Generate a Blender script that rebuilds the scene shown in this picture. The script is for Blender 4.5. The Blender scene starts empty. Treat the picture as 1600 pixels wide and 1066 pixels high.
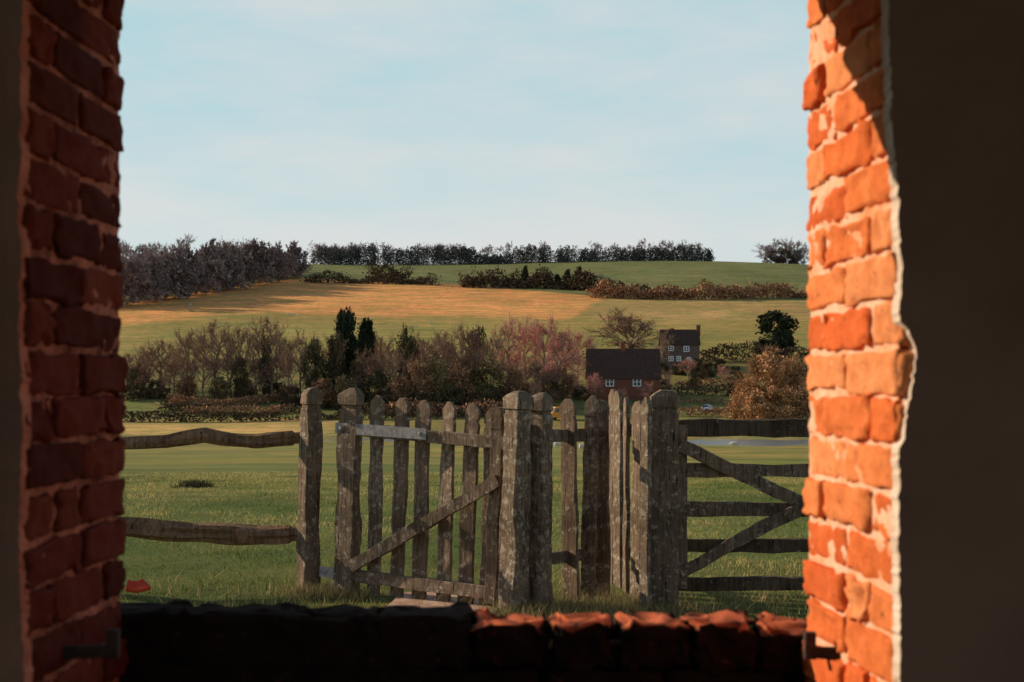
import bpy, bmesh, math, random
import numpy as np
from mathutils import Vector, Matrix, Quaternion, noise as mn
random.seed(7); rng=np.random.default_rng(7)
S=bpy.context.scene; COL=S.collection
F=2222.0; EYE=1.5; HOR=600.0
def X(px,D): return (px-800)/F*D
def Z(py,D): return EYE+(HOR-py)/F*D

# ---------------------------------------------------------------- terrain
PD=[-60,8,10.5,15,20,30,50,80,120,180,222,245,265,290,320,345,400,430,560,720,820,900,950,1100,2000,4000]
PZ=[0,0,0,-.08,-.22,-.6,-1.6,-3.0,-4.7,-6.9,-8.3,-8.28,-8.2,-7.3,-6.0,-2.2,5.5,9.8,28,53.3,67,78,80,75,40,20]
def Hn(x,y):
    x=np.asarray(x,float); y=np.asarray(y,float)
    z=0
    for k in (.95,.97,.985,1,1.015,1.03,1.05): z=z+np.interp(y*k,PD,PZ)/7
    a=np.clip((y-330)/400,0,1)
    z=z+a*(1.6*np.sin(x/95+1.0)+1.1*np.sin(x/47+y/160)+.8*np.sin(y/60+x/200))
    z=z+np.clip((y-12)/60,0,1)*.12*np.sin(x/7+y/11)*np.sin(y/17-x/13)*np.clip((260-y)/60,0.2,1)
    for (cx,cy,rx,ry) in ((X(1230,243),243,25,16),(X(610,253),253,19,7)):
        d=((x-cx)/rx)**2+((y-cy)/ry)**2+.30*np.sin(x/3.1+y/2.3)+.25*np.sin(x/1.7-y/1.9)
        z=z-1.1*np.clip(1.2-d,0,1)
    return z
def H(x,y): return float(Hn(x,y))

# ---------------------------------------------------------------- node helpers
def mat(name):
    m=bpy.data.materials.new(name); m.use_nodes=True
    nt=m.node_tree; nt.nodes.clear()
    o=nt.nodes.new('ShaderNodeOutputMaterial'); p=nt.nodes.new('ShaderNodeBsdfPrincipled')
    nt.links.new(p.outputs[0],o.inputs[0])
    return m,nt,p,o
def coords(nt,kind='Object',scale=(1,1,1)):
    tc=nt.nodes.new('ShaderNodeTexCoord'); mp=nt.nodes.new('ShaderNodeMapping')
    mp.inputs['Scale'].default_value=scale
    nt.links.new(tc.outputs[kind],mp.inputs[0]); return mp.outputs[0]
def noise(nt,vec,scale,detail=6,rough=.6,lo=.35,hi=.65,a=(0,0,0),b=(1,1,1)):
    n=nt.nodes.new('ShaderNodeTexNoise'); n.inputs['Scale'].default_value=scale
    n.inputs['Detail'].default_value=detail; n.inputs['Roughness'].default_value=rough
    nt.links.new(vec,n.inputs['Vector'])
    r=nt.nodes.new('ShaderNodeValToRGB'); r.color_ramp.elements[0].position=lo; r.color_ramp.elements[1].position=hi
    r.color_ramp.elements[0].color=(*a,1); r.color_ramp.elements[1].color=(*b,1)
    nt.links.new(n.outputs[0],r.inputs[0]); return r.outputs[0]
def mix(nt,a,b,fac,mode='MIX'):
    m=nt.nodes.new('ShaderNodeMix'); m.data_type='RGBA'; m.blend_type=mode
    if hasattr(fac,'is_output'): nt.links.new(fac,m.inputs[0])
    else: m.inputs[0].default_value=fac
    for s,i in ((a,6),(b,7)):
        if hasattr(s,'is_output'): nt.links.new(s,m.inputs[i])
        else: m.inputs[i].default_value=(*s,1)
    return m.outputs[2]
def attr(nt,name='col'):
    a=nt.nodes.new('ShaderNodeAttribute'); a.attribute_name=name; return a.outputs['Color']
def bump(nt,p,h,strength=.4,dist=.01):
    b=nt.nodes.new('ShaderNodeBump'); b.inputs['Strength'].default_value=strength; b.inputs['Distance'].default_value=dist
    nt.links.new(h,b.inputs['Height']); nt.links.new(b.outputs[0],p.inputs['Normal'])
def setc(nt,p,c,rough=.9,spec=.2):
    if hasattr(c,'is_output'): nt.links.new(c,p.inputs['Base Color'])
    else: p.inputs['Base Color'].default_value=(*c,1)
    p.inputs['Roughness'].default_value=rough; p.inputs['Specular IOR Level'].default_value=spec

def simple(name,a,b,scale=5,rough=.85,spec=.2,bs=.3,kind='Object',sc=(1,1,1)):
    m,nt,p,o=mat(name); v=coords(nt,kind,sc)
    setc(nt,p,noise(nt,v,scale,a=a,b=b),rough,spec)
    if bs: bump(nt,p,noise(nt,v,scale*4),bs,.01)
    return m
def m_ground():
    m,nt,p,o=mat('field_ground'); v=coords(nt,'Object')
    c=attr(nt)
    n1=noise(nt,v,.02,8,.65,.3,.7,(.78,.78,.78),(1.2,1.2,1.2))
    n2=noise(nt,v,.35,8,.75,.3,.7,(.60,.70,.62),(1.36,1.26,1.2))
    n3=noise(nt,v,14,5,.8,.3,.7,(.62,.62,.62),(1.38,1.32,1.2))
    v2=coords(nt,'Object',(.02,.25,.1)); n4=noise(nt,v2,1.0,5,.6,.35,.65,(.84,.86,.84),(1.14,1.12,1.12))
    v3=coords(nt,'Object',(.08,.16,.1)); n5=noise(nt,v3,1.0,7,.7,.38,.62,(.70,.90,.74),(1.28,1.08,1.1))
    for n in (n1,n2,n3,n4,n5): c=mix(nt,c,n,1.0,'MULTIPLY')
    setc(nt,p,c,.95,.05); bump(nt,p,noise(nt,v,9,6,.8,.2,.8),.4,.03)
    return m
def m_leaf(name,base,trans=.0):
    m,nt,p,o=mat(name)
    c=mix(nt,attr(nt),base,1.0,'MULTIPLY'); setc(nt,p,c,.9,.05)
    if trans>0:
        t=nt.nodes.new('ShaderNodeBsdfTranslucent'); nt.links.new(c,t.inputs[0])
        s=nt.nodes.new('ShaderNodeMixShader'); s.inputs[0].default_value=trans
        nt.links.new(p.outputs[0],s.inputs[1]); nt.links.new(t.outputs[0],s.inputs[2]); nt.links.new(s.outputs[0],o.inputs[0])
    return m
def m_wood(name='weathered_wood',dark=(.08,.058,.042),light=(.40,.285,.20),lich=.015):
    m,nt,p,o=mat(name)
    v=coords(nt,'Object',(9,9,.7)); v2=coords(nt,'Object')
    c=noise(nt,v,4,8,.8,.34,.70,dark,light)
    c=mix(nt,c,noise(nt,v2,2.5,4,.6,.3,.7,(.5,.48,.46),(1.35,1.3,1.25)),1,'MULTIPLY')
    l=noise(nt,v2,24,6,.75,.56-lich,.64-lich); c=mix(nt,c,(.54,.47,.36),l)
    g=noise(nt,v2,6,5,.7,.52,.75); c=mix(nt,c,(.14,.11,.055),g)
    k=noise(nt,v,7,6,.7,.57,.65); c=mix(nt,c,(.016,.012,.010),k)
    setc(nt,p,c,.9,.15)
    bump(nt,p,noise(nt,v,5,8,.8,.3,.7),.8,.012)
    return m
def m_brick():
    m,nt,p,o=mat('old_brick'); v=coords(nt,'Object')
    c=mix(nt,attr(nt),noise(nt,v,22,8,.75,.3,.7,(.74,.62,.56),(1.15,1.15,1.12)),1,'MULTIPLY')
    pale=mix(nt,c,(1.15,1.42,1.65),1.0,'MULTIPLY')
    c=mix(nt,c,pale,noise(nt,v,15,8,.85,.48,.68))
    c=mix(nt,c,(.12,.035,.02),noise(nt,v,40,6,.8,.60,.68))
    setc(nt,p,c,.95,.1); bump(nt,p,noise(nt,v,60,7,.85,.25,.75),.6,.005)
    return m
def m_mortar(name,a,b,s):
    m,nt,p,o=mat(name); v=coords(nt,'Object')
    c=noise(nt,v,30,8,.7,.3,.7,a,b)
    c=mix(nt,c,s,noise(nt,v,7,8,.75,.46,.62))
    setc(nt,p,c,.95,.1); bump(nt,p,noise(nt,v,60,6,.85,.25,.75),.5,.005)
    return m
def m_wall():
    m,nt,p,o=mat('brick_wall_face')
    tc=nt.nodes.new('ShaderNodeTexCoord'); sp=nt.nodes.new('ShaderNodeSeparateXYZ'); cb=nt.nodes.new('ShaderNodeCombineXYZ')
    nt.links.new(tc.outputs['Object'],sp.inputs[0])
    ad=nt.nodes.new('ShaderNodeMath'); nt.links.new(sp.outputs[0],ad.inputs[0]); nt.links.new(sp.outputs[1],ad.inputs[1])
    nt.links.new(ad.outputs[0],cb.inputs[0]); nt.links.new(sp.outputs[2],cb.inputs[1])
    b=nt.nodes.new('ShaderNodeTexBrick'); b.inputs['Scale'].default_value=1; b.inputs['Brick Width'].default_value=.225
    b.inputs['Row Height'].default_value=.072; b.inputs['Mortar Size'].default_value=.008
    b.inputs['Color1'].default_value=(.30,.09,.045,1); b.inputs['Color2'].default_value=(.42,.15,.07,1); b.inputs['Mortar'].default_value=(.45,.36,.28,1)
    nt.links.new(cb.outputs[0],b.inputs[0])
    c=mix(nt,b.outputs[0],noise(nt,tc.outputs['Object'],12,8,.7,.3,.7,(.6,.6,.6),(1.2,1.2,1.2)),1,'MULTIPLY')
    setc(nt,p,c,.95,.1); return m
M_ground=m_ground()
M_grass=m_leaf('grass_blades',(1,1,1),.35)
M_wood=m_wood(); M_woodL=m_wood('lichened_wood',(.10,.072,.052),(.43,.315,.22),.045)
M_woodD=m_wood('dark_wood',(.045,.032,.024),(.18,.13,.09),-.05)
M_split=m_wood('split_oak',(.10,.06,.037),(.52,.32,.18),-.06)
M_brick=m_brick()
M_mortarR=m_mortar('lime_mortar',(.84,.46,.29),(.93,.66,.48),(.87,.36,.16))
M_mortarL=m_mortar('shade_toned_mortar',(.28,.11,.075),(.70,.30,.20),(.13,.042,.028)); M_wall=m_wall()  # left jamb mortar: shade and bounced glow put into its colours
M_shadecore=simple('shade_toned_core',(.015,.010,.008),(.03,.018,.014),12,.95,.1,.3)  # sill core, colour darkened to carry the shade of the sill front
M_plaster=simple('old_plaster',(.28,.145,.095),(.40,.215,.145),2.2,.95,.1,.6)
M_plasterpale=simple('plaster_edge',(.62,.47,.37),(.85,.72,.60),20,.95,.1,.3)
M_plasterpink=simple('plaster_edge_shaded',(.45,.17,.11),(.70,.32,.22),20,.95,.1,.4)  # left edge copy with shade and pink bounce in its colour
M_iron=simple('galvanised_iron',(.20,.19,.18),(.40,.38,.36),30,.6,.4,.2)
M_rust=simple('rusty_iron',(.03,.02,.015),(.07,.04,.03),30,.8,.3,.3)
M_floor=simple('earth_floor',(.12,.08,.055),(.20,.135,.10),4,.95,.1,.3)
M_path=simple('stone_path',(.36,.21,.14),(.62,.42,.30),7,.95,.1,.3)
M_roof=simple('dark_tiles',(.035,.023,.019),(.12,.07,.05),3,.85,.15,.3,sc=(1,1,4))
M_hbrick=simple('cottage_brick',(.15,.055,.038),(.28,.11,.072),3,.9,.1,.2)
M_hflint=simple('cottage_flint',(.11,.078,.066),(.22,.15,.125),3,.9,.1,.2)
M_white=simple('white_paint',(.78,.78,.76),(.88,.88,.86),3,.5,.4,0)
M_glass,nt,p,o=mat('window_glass'); setc(nt,p,(.02,.025,.03),.08,.6)
M_yellow=simple('yellow_paint',(.75,.27,.02),(.85,.36,.03),2,.4,.5,0)
M_carwhite=simple('pale_car_paint',(.6,.66,.72),(.7,.75,.8),2,.25,.5,0)
M_rubber=simple('tyre_rubber',(.012,.012,.012),(.03,.03,.03),8,.9,.1,0)
M_bricktip=simple('terracotta',(.55,.05,.02),(.75,.10,.04),9,.8,.2,.2)
M_wool=simple('sheep_wool',(.5,.45,.38),(.75,.68,.58),6,.95,.05,.4)
M_bark=simple('bark',(.15,.105,.08),(.36,.26,.185),2,.95,.1,0)
M_purple=m_leaf('twigs_purple_brown',(.28,.155,.112))
M_grey=m_leaf('twigs_grey_brown',(.33,.205,.13))
M_pink=m_leaf('twigs_pinkish',(.60,.28,.22))
M_far=m_leaf('twigs_far_wood',(.31,.235,.215))
M_brown=m_leaf('foliage_brown',(.29,.165,.095))
M_olive=m_leaf('foliage_olive',(.19,.145,.07))
M_dark=m_leaf('foliage_evergreen',(.036,.044,.024))
M_ivy=m_leaf('foliage_ivy',(.095,.078,.04))
M_gold=m_leaf('foliage_golden',(.46,.26,.13))
M_hedge=m_leaf('hedge_brown',(.36,.19,.105))
M_hedgeD=m_leaf('hedge_dark',(.115,.078,.047))
M_rowfar=m_leaf('far_conifers',(.085,.085,.075))
M_water,nt,p,o=mat('pond_water'); setc(nt,p,(.15,.17,.18),.22,1.0)
vv=coords(nt,'Object',(1,.3,1)); bump(nt,p,noise(nt,vv,1.2,4,.6),.3,.05)

# ---------------------------------------------------------------- mesh helpers
def mesh(name,V,Fc,m=None,col=None,smooth=False):
    me=bpy.data.meshes.new(name)
    V=np.asarray(V,float)
    me.from_pydata(V.tolist(),[],Fc if isinstance(Fc,list) else Fc.tolist()); me.update()
    if m: me.materials.append(m)
    if col is not None:
        a=me.color_attributes.new('col','FLOAT_COLOR','POINT')
        c=np.ones((len(V),4)); c[:,:3]=col; a.data.foreach_set('color',c.ravel())
    if smooth: me.polygons.foreach_set('use_smooth',[True]*len(me.polygons))
    return me
def ob(name,me,parent=None,loc=(0,0,0),rot=(0,0,0),**kw):
    o=bpy.data.objects.new(name,me); COL.objects.link(o); o.location=loc; o.rotation_euler=rot
    if parent: o.parent=parent
    for k,v in kw.items(): o[k]=v
    return o
def thing(name,label,cat,loc=(0,0,0),rot=(0,0,0),group=None):
    o=ob(name,None,None,loc,rot,label=label,category=cat); o.empty_display_size=.3
    if group: o['group']=group
    return o
class MB:
    def __init__(s): s.V=[];s.F=[];s.C=[];s.n=0
    def add(s,V,Fc,c=None):
        V=np.asarray(V,float); s.V.append(V); s.F+= [tuple(int(i)+s.n for i in f) for f in Fc]
        if c is not None:
            s.C.append(np.broadcast_to(np.asarray(c,float),(len(V),3)))
        s.n+=len(V)
    def mesh(s,name,m,smooth=False): return mesh(name,np.vstack(s.V),s.F,m,np.vstack(s.C) if s.C else None,smooth)
def box(x0,x1,y0,y1,z0,z1):
    V=[(x,y,z) for x in (x0,x1) for y in (y0,y1) for z in (z0,z1)]
    Fc=[(0,1,3,2),(4,6,7,5),(0,4,5,1),(2,3,7,6),(0,2,6,4),(1,5,7,3)]
    return np.array(V,float),Fc
def loft(rings,wob=.004,seed=0,cham=.10):
    V=[];Fc=[]
    for i,(z,cx,cy,hx,hy) in enumerate(rings):
        c=min(hx,hy)*cham
        pts=[(-hx+c,-hy),(hx-c,-hy),(hx,-hy+c),(hx,hy-c),(hx-c,hy),(-hx+c,hy),(-hx,hy-c),(-hx,-hy+c)]
        for k,(a,b) in enumerate(pts):
            q=mn.noise(Vector((a*9+seed*3.1,b*9+seed,z*4)))*wob+mn.noise(Vector((a*20+seed*3.1,b*20+seed,z*17)))*wob*.6
            q2=mn.noise(Vector((a*9-seed,b*9+seed*2.3,z*4+7)))*wob
            V.append((cx+a+q,cy+b+q2,z+(mn.noise(Vector((a*30+seed,b*30,3)))*wob*.8 if i==len(rings)-1 else 0)))
    n=len(rings)
    for i in range(n-1):
        for k in range(8):
            a=i*8+k;b=i*8+(k+1)%8; Fc.append((a,b,b+8,a+8))
    Fc.append(tuple(range(7,-1,-1))); Fc.append(tuple((n-1)*8+k for k in range(8)))
    return np.array(V),Fc
def along(V,p0,p1):
    p0=Vector(p0);p1=Vector(p1); d=(p1-p0).normalized(); up=Vector((0,0,1))
    s=d.cross(up).normalized(); u=s.cross(d).normalized()
    return np.array([tuple(p0+u*v[0]-s*v[1]+d*v[2]) for v in V])
def rail(p0,p1,hh,ht,seed=0,wob=.008,wave=0,n=24,taper=0):
    L=(Vector(p1)-Vector(p0)).length; R=[]
    for i in range(n+1):
        t=i/n; w=wave*mn.noise(Vector((t*2.2,seed*5.3,0))); w2=wave*mn.noise(Vector((t*2.2,seed*2.3,9)))
        k=1+taper*mn.noise(Vector((t*3,seed*1.7,4)))
        R.append((t*L,w,w2,hh*k,ht*k))
    V,Fc=loft(R,wob,seed); return along(V,p0,p1),Fc

# ---------------------------------------------------------------- ground
rowsD=np.concatenate([np.arange(-60,3,6),np.geomspace(3,400,300),np.arange(401.5,960,1.6),np.geomspace(965,4000,30)])
cols=np.arange(-1600,3200,10.0)
RR,DD=np.meshgrid((cols-800)/F,rowsD); XX=RR*(np.maximum(DD,0)+60); ZZ=Hn(XX,DD)
nr,nc=XX.shape
Dm=np.maximum(DD,3); PX=800+F*XX/Dm; PY=HOR-(ZZ-EYE)/Dm*F
wv=12*np.sin(XX/40)+6*np.sin(XX/17)
C=np.zeros(XX.shape+(3,))
def lin(D,c): return np.stack([np.interp(DD+wv*np.clip((DD-100)/300,0,.4),D,[k[i] for k in c]) for i in range(3)],-1)
C[:]=lin([0,14,30,70,150,222,262,268,304,312,330,420,430],
 [(.105,.135,.042),(.125,.155,.05),(.15,.175,.058),(.19,.20,.07),(.225,.22,.082),(.25,.23,.09),(.27,.235,.10),(.56,.38,.155),(.54,.37,.155),(.20,.20,.075),(.19,.20,.075),(.24,.205,.08),(.38,.29,.105)])
yb_=(DD>258)&(DD<318)
fade=np.clip((PX-430)/170,0,1)[...,None]
C=np.where(yb_[...,None],C*(1-fade*.85)+np.array([.25,.23,.09])*fade*.85,C)
hill=DD>425
jit=3*np.sin(XX/11)+2*np.sin(XX/4.7+DD/9)
yt=np.interp(PX,[0,200,470,740,930,1260,1700],[480,472,434,446,463,470,476])
yb=np.interp(PX,[0,200,350,500,895,1000],[512,507,487,491,497,499])
gold=hill&(PY>yt)&(PX<935-(PY-470)*1.5)
gk=np.clip((yb+jit*.4+5-PY)/9,0,1)[...,None]
base=np.array([.38,.29,.105])
C=np.where(gold[...,None],np.array([.74,.36,.14])*gk+base*(1-gk),C)
up=hill&(PY<=yt)
C[up]=(.19,.205,.09)
far=DD>905; C[far]=(.19,.205,.09)
lo=hill&(PY>=yb+5)&(~up)&(~far)
band=(PY>yb+16+jit*.5)&lo; C[band]=(.33,.28,.10)
m2=(PX>930)&hill&(~up)&(~far)&(~gold)&(PY<500); C[m2]=(.44,.31,.135)
q=np.sin(XX/9+DD/23)*np.sin(DD/14-XX/21); mk=(DD>25)&(DD<215)&(q>.25); C[mk]*=np.array([1.25,1.12,1.0])
vid=np.arange(nr*nc).reshape(nr,nc)
fc=np.stack([vid[:-1,:-1],vid[:-1,1:],vid[1:,1:],vid[1:,:-1]],-1).reshape(-1,4)
g=ob('ground',mesh('ground',np.stack([XX,DD,ZZ],-1).reshape(-1,3),fc,M_ground,C.reshape(-1,3),True),kind='structure')
ob('water',mesh('water',[(-60,224,-8.56),(110,224,-8.56),(110,268,-8.56),(-60,268,-8.56)],[(0,1,2,3)],M_water),kind='structure')
pts=[];cx=X(690,9.6)
for i in range(28):
    a=i/28*2*math.pi; r=1+.25*mn.noise(Vector((math.cos(a)*2.5,math.sin(a)*2.5,3)))
    pts.append((cx+.38*r*math.cos(a),9.55+.75*r*math.sin(a),.022))
V=pts+[(p[0]*1.0,p[1],-.02) for p in pts]; Fc=[tuple(range(28))]+[(i,28+i,28+(i+1)%28,(i+1)%28) for i in range(28)]
ob('path',mesh('path',V,Fc,M_path),kind='structure')

# ---------------------------------------------------------------- grass
def blades(n,xs,ys,h,w,colr,lean=.5):
    z=Hn(xs,ys); a=rng.uniform(0,2*math.pi,n); hh=h*rng.uniform(.5,1.3,n)
    ww=w*rng.uniform(.6,1.3,n)
    dx=np.cos(a)*ww;dy=np.sin(a)*ww; lx=rng.normal(0,lean,n)*hh; ly=rng.normal(0,lean,n)*hh
    A=np.stack([xs-dx,ys-dy,z-.01],-1);B=np.stack([xs+dx,ys+dy,z-.01],-1);T=np.stack([xs+lx,ys+ly,z+hh],-1)
    V=np.stack([A,B,T],1).reshape(-1,3); c=np.repeat(colr*rng.uniform(.5,1.5,(n,1)),3,0)
    return V,c
n=180000
ys=np.exp(rng.uniform(math.log(6.5),math.log(50),n)); xs=rng.uniform(-.42,.42,n)*(ys+1.5)
pat=np.array([mn.noise(Vector((x*1.6,y*1.2,0)))+.6*mn.noise(Vector((x*5,y*3,4))) for x,y in zip(xs,ys)])
pat2=np.array([mn.noise(Vector((x*.35,y*.22,5)))+.6*mn.noise(Vector((x*1.1,y*.8,9))) for x,y in zip(xs,ys)])
keep=~((np.abs(xs-cx)<.38)&(np.abs(ys-9.55)<.74)); xs,ys,pat,pat2=xs[keep],ys[keep],pat[keep],pat2[keep]; n=len(xs)
h=.014+.046*np.clip(pat+.30,0,1.3)+.006*np.clip(ys/30,0,1)
t=np.clip(pat2*1.6+.30+(ys-10)/60,0,1)[:,None]
cb=np.array([.135,.18,.05])*(1-t)+np.array([.44,.36,.14])*t
V1,c1=blades(n,xs,ys,h,.0035*(ys/8)**.9,cb,.7)
px_=[];
for (a,b,r,k) in ((X(490,10.2),10.1,.22,700),(X(545,10.1),10.0,.2,300),(X(860,9.5),9.35,.3,900),(X(960,9.6),9.5,.4,1300),(X(1040,9.4),9.25,.28,700),(X(800,9.2),9.15,.2,400),(X(1150,9.9),9.9,.9,500),(X(330,10.3),10.3,1.0,300),(X(450,8.6),8.6,1.0,1500),(X(900,8.7),8.7,.9,1200)):
    for i in range(k): px_.append((a+random.gauss(0,r*.6),b+random.gauss(0,r*.5)))
px_=np.array(px_); k=len(px_)
tt=rng.uniform(0,1,(k,1)); cs=np.array([.14,.16,.055])*tt+np.array([.48,.35,.18])*(1-tt)
V2,c2=blades(k,px_[:,0],px_[:,1],.09,.004,cs,.6)
VV=np.vstack([V1,V2]); ob('grass',mesh('grass',VV,np.arange(len(VV)).reshape(-1,3),M_grass,np.vstack([c1,c2])),kind='stuff',label='rough green and straw coloured meadow grass blades',category='grass')
gp=rng.normal(0,1,(500,2))*np.array([.13,.25])+np.array([X(305,27),27])
V3,c3=blades(500,gp[:,0],gp[:,1],.12,.02,np.tile([.06,.06,.03],(500,1)),.6)
ob('grass_tuft',mesh('grass_tuft',V3,np.arange(len(V3)).reshape(-1,3),M_grass,c3),kind='stuff',label='small dark tuft of coarse grass in the meadow',category='grass tuft')

# ---------------------------------------------------------------- outbuilding
B=thing('brick_outbuilding','old red brick outbuilding with a rough splayed window opening','building',(0,2.3,0))
def bo(name,me,**kw):
    o=ob(name,me,B,(0,-2.3,0),**kw); return o
def cube_template(n=5):
    bm=bmesh.new(); bmesh.ops.create_cube(bm,size=2); bmesh.ops.subdivide_edges(bm,edges=bm.edges[:],cuts=n,use_grid_fill=True)
    bm.verts.index_update(); V=np.array([v.co[:] for v in bm.verts]); Fc=[tuple(v.index for v in f.verts) for f in bm.faces]; bm.free(); return V,Fc
TV,TF=cube_template(8)
TFR=[f[::-1] for f in TF]
def brick(mb,c,hd,axes,r=.012,amp=.005,col=(.4,.12,.05),fine=1.0,lit_topcol=None):
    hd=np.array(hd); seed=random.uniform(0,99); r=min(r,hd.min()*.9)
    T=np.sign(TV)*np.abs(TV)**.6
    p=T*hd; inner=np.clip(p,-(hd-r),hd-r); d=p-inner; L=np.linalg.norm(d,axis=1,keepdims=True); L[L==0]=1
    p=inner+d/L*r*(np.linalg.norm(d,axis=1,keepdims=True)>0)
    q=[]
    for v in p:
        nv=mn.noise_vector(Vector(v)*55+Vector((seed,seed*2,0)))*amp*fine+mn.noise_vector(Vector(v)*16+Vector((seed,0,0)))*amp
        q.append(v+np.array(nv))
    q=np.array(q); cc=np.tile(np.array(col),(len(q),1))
    if lit_topcol is not None:
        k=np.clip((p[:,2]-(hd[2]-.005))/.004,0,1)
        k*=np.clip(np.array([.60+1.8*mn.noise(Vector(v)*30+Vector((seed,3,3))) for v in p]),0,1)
        cc=cc*(1-k[:,None])+np.array(lit_topcol)*k[:,None]
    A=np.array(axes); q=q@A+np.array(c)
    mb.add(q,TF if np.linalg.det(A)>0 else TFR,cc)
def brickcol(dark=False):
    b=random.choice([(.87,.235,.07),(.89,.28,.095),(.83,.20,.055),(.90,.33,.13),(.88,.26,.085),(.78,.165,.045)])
    if dark: b=random.choice([(.17,.040,.026),(.13,.030,.020),(.21,.054,.032),(.10,.024,.017)])  # darker set: shade of the left jamb painted into the brick colour
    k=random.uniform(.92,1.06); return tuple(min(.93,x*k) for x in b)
def jamb(name,O,I,side,label):
    O=Vector((*O,0));I=Vector((*I,0)); d=(I-O); L=d.length; d.normalize()
    nrm=Vector((-d.y,d.x,0)); 
    if nrm.x*side>0: nrm=-nrm
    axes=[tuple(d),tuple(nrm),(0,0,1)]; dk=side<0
    mb=MB(); pitch=.0705
    for r in range(34):
        z=r*pitch+.036
        lay=[.215,.230] if r%2 else [.102,.225,.108]
        if random.random()<.25: lay=[.16,.285] if r%2 else [.215,.10,.118]
        t=0.0; off=random.uniform(-.008,.008)
        for i,l in enumerate(lay):
            pr=random.uniform(-.001,.005)+(off if i==0 else 0)
            hh=.0308+random.uniform(-.0025,.0012)
            ins=random.uniform(0,.010) if i==0 else 0
            c=O+d*(t+l/2+ins/2)+nrm*(pr-.05)
            c.z=z+random.uniform(-.0025,.0025)
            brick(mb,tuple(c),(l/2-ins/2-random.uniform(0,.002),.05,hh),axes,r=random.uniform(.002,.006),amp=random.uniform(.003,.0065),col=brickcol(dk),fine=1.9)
            t+=l+.009
    bo('brick_jamb',mb.mesh('brick_jamb',M_brick,True),label=label)
    nu,nv=44,280; V=[];Fc=[]
    for j in range(nv+1):
        for i in range(nu+1):
            t=i/nu*(L-.01); z=j/nv*2.42
            q=mn.noise(Vector((t*48,z*48,side*3)))*.005+mn.noise(Vector((t*9,z*9,side*5)))*.004-.0048
            c=O+d*(t+.006)+nrm*q; V.append((c.x,c.y,z))
    for j in range(nv):
        for i in range(nu):
            a=j*(nu+1)+i; f=(a,a+1,a+nu+2,a+nu+1); Fc.append(f if side>0 else f[::-1])
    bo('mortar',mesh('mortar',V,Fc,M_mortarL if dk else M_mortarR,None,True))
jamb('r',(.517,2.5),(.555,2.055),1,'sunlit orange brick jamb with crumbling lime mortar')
jamb('l',(-.684,2.5),(-.700,2.055),-1,'dark red brick jamb with shade put into brick and mortar colours')
HT=3.35
mb=MB()
for b in ((.566,3.2,2.062,2.49,0,HT),(-3.2,-.712,2.062,2.49,0,HT),(-.72,.575,2.07,2.488,2.25,HT)):
    mb.add(*box(*b))
bo('wall',mb.mesh('wall',M_wall))
bo('sill_core',mesh('sill_core',*box(-.80,.60,2.54,2.62,0,1.0),M_shadecore))
mb=MB(); ax=[(1,0,0),(0,1,0),(0,0,1)]
x=-.70
while x<.58:
    for yy in (2.44,2.32,2.20,2.10):
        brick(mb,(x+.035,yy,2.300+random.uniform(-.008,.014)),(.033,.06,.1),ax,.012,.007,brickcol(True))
    x+=.073
bo('lintel',mb.mesh('lintel',M_brick,True))
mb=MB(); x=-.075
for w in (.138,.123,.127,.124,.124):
    brick(mb,(x+w/2,2.565,1.034+random.uniform(-.005,.004)),(w/2-.006,.068,.038),ax,.008,.009,(.015,.009,.007),2.0,(.80,.22,.10)); x+=w  # sunlit tops and shaded fronts are painted into these brick colours
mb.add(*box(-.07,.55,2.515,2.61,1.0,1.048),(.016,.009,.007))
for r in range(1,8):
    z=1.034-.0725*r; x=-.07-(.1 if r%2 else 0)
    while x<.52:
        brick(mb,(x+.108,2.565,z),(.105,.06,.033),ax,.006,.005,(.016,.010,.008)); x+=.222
bo('sill',mb.mesh('sill',M_brick,True),label='low row of rough bricks with sunlit tops and shaded fronts painted in')
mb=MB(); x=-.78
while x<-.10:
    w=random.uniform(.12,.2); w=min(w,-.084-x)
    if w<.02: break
    brick(mb,(x+w/2,2.57,1.050+random.uniform(-.003,.002)-.012*(x+.7)),(w/2+.010,.07,.045),ax,.006,.006,(.020,.014,.010),2.2); x+=w  # shadow on the left ledge is put into this near-black colour
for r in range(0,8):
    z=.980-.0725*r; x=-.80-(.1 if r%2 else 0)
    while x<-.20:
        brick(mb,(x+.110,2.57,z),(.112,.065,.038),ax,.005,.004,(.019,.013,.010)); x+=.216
bo('dark_ledge',mb.mesh('dark_ledge',M_brick,True),label='flat ledge with deep shadow put into its dark colour')
def plaster(edge,side,xfar,pm):
    D=2.045
    pys=np.arange(-260,2300,7.0); V=[];Fc=[]
    for py in pys:
        px=np.interp(py,[e[1] for e in edge],[e[0] for e in edge])+5*mn.noise(Vector((py*.03,side*3,0)))+4*mn.noise(Vector((py*.11,side,5)))
        x=X(px,D); z=Z(py,D)
        V+= [(x,2.058,z),(x+side*.003,2.030,z),(x+side*.02,2.026+.002*mn.noise(Vector((z*8,0,0))),z),(xfar,2.026,z)]
    V[0:4]=[(v[0],v[1],HT) for v in V[0:4]]
    for j in range(len(pys)-1):
        a=j*4
        for k in range(3):
            f=(a+k,a+k+1,a+k+5,a+k+4); Fc.append(f if side<0 else f[::-1])
    me=mesh('plaster',V,Fc,M_plaster); me.materials.append(pm)
    for i,pl in enumerate(me.polygons):
        if i%3==0: pl.material_index=1
    bo('plaster',me)
plaster([(1384,-300),(1380,0),(1386,200),(1395,300),(1401,420),(1399,480),(1396,500),(1412,515),(1424,550),(1420,590),(1410,640),(1405,685),(1397,700),(1397,850),(1399,1066),(1399,2400)],1,3.0,M_plasterpale)
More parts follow.
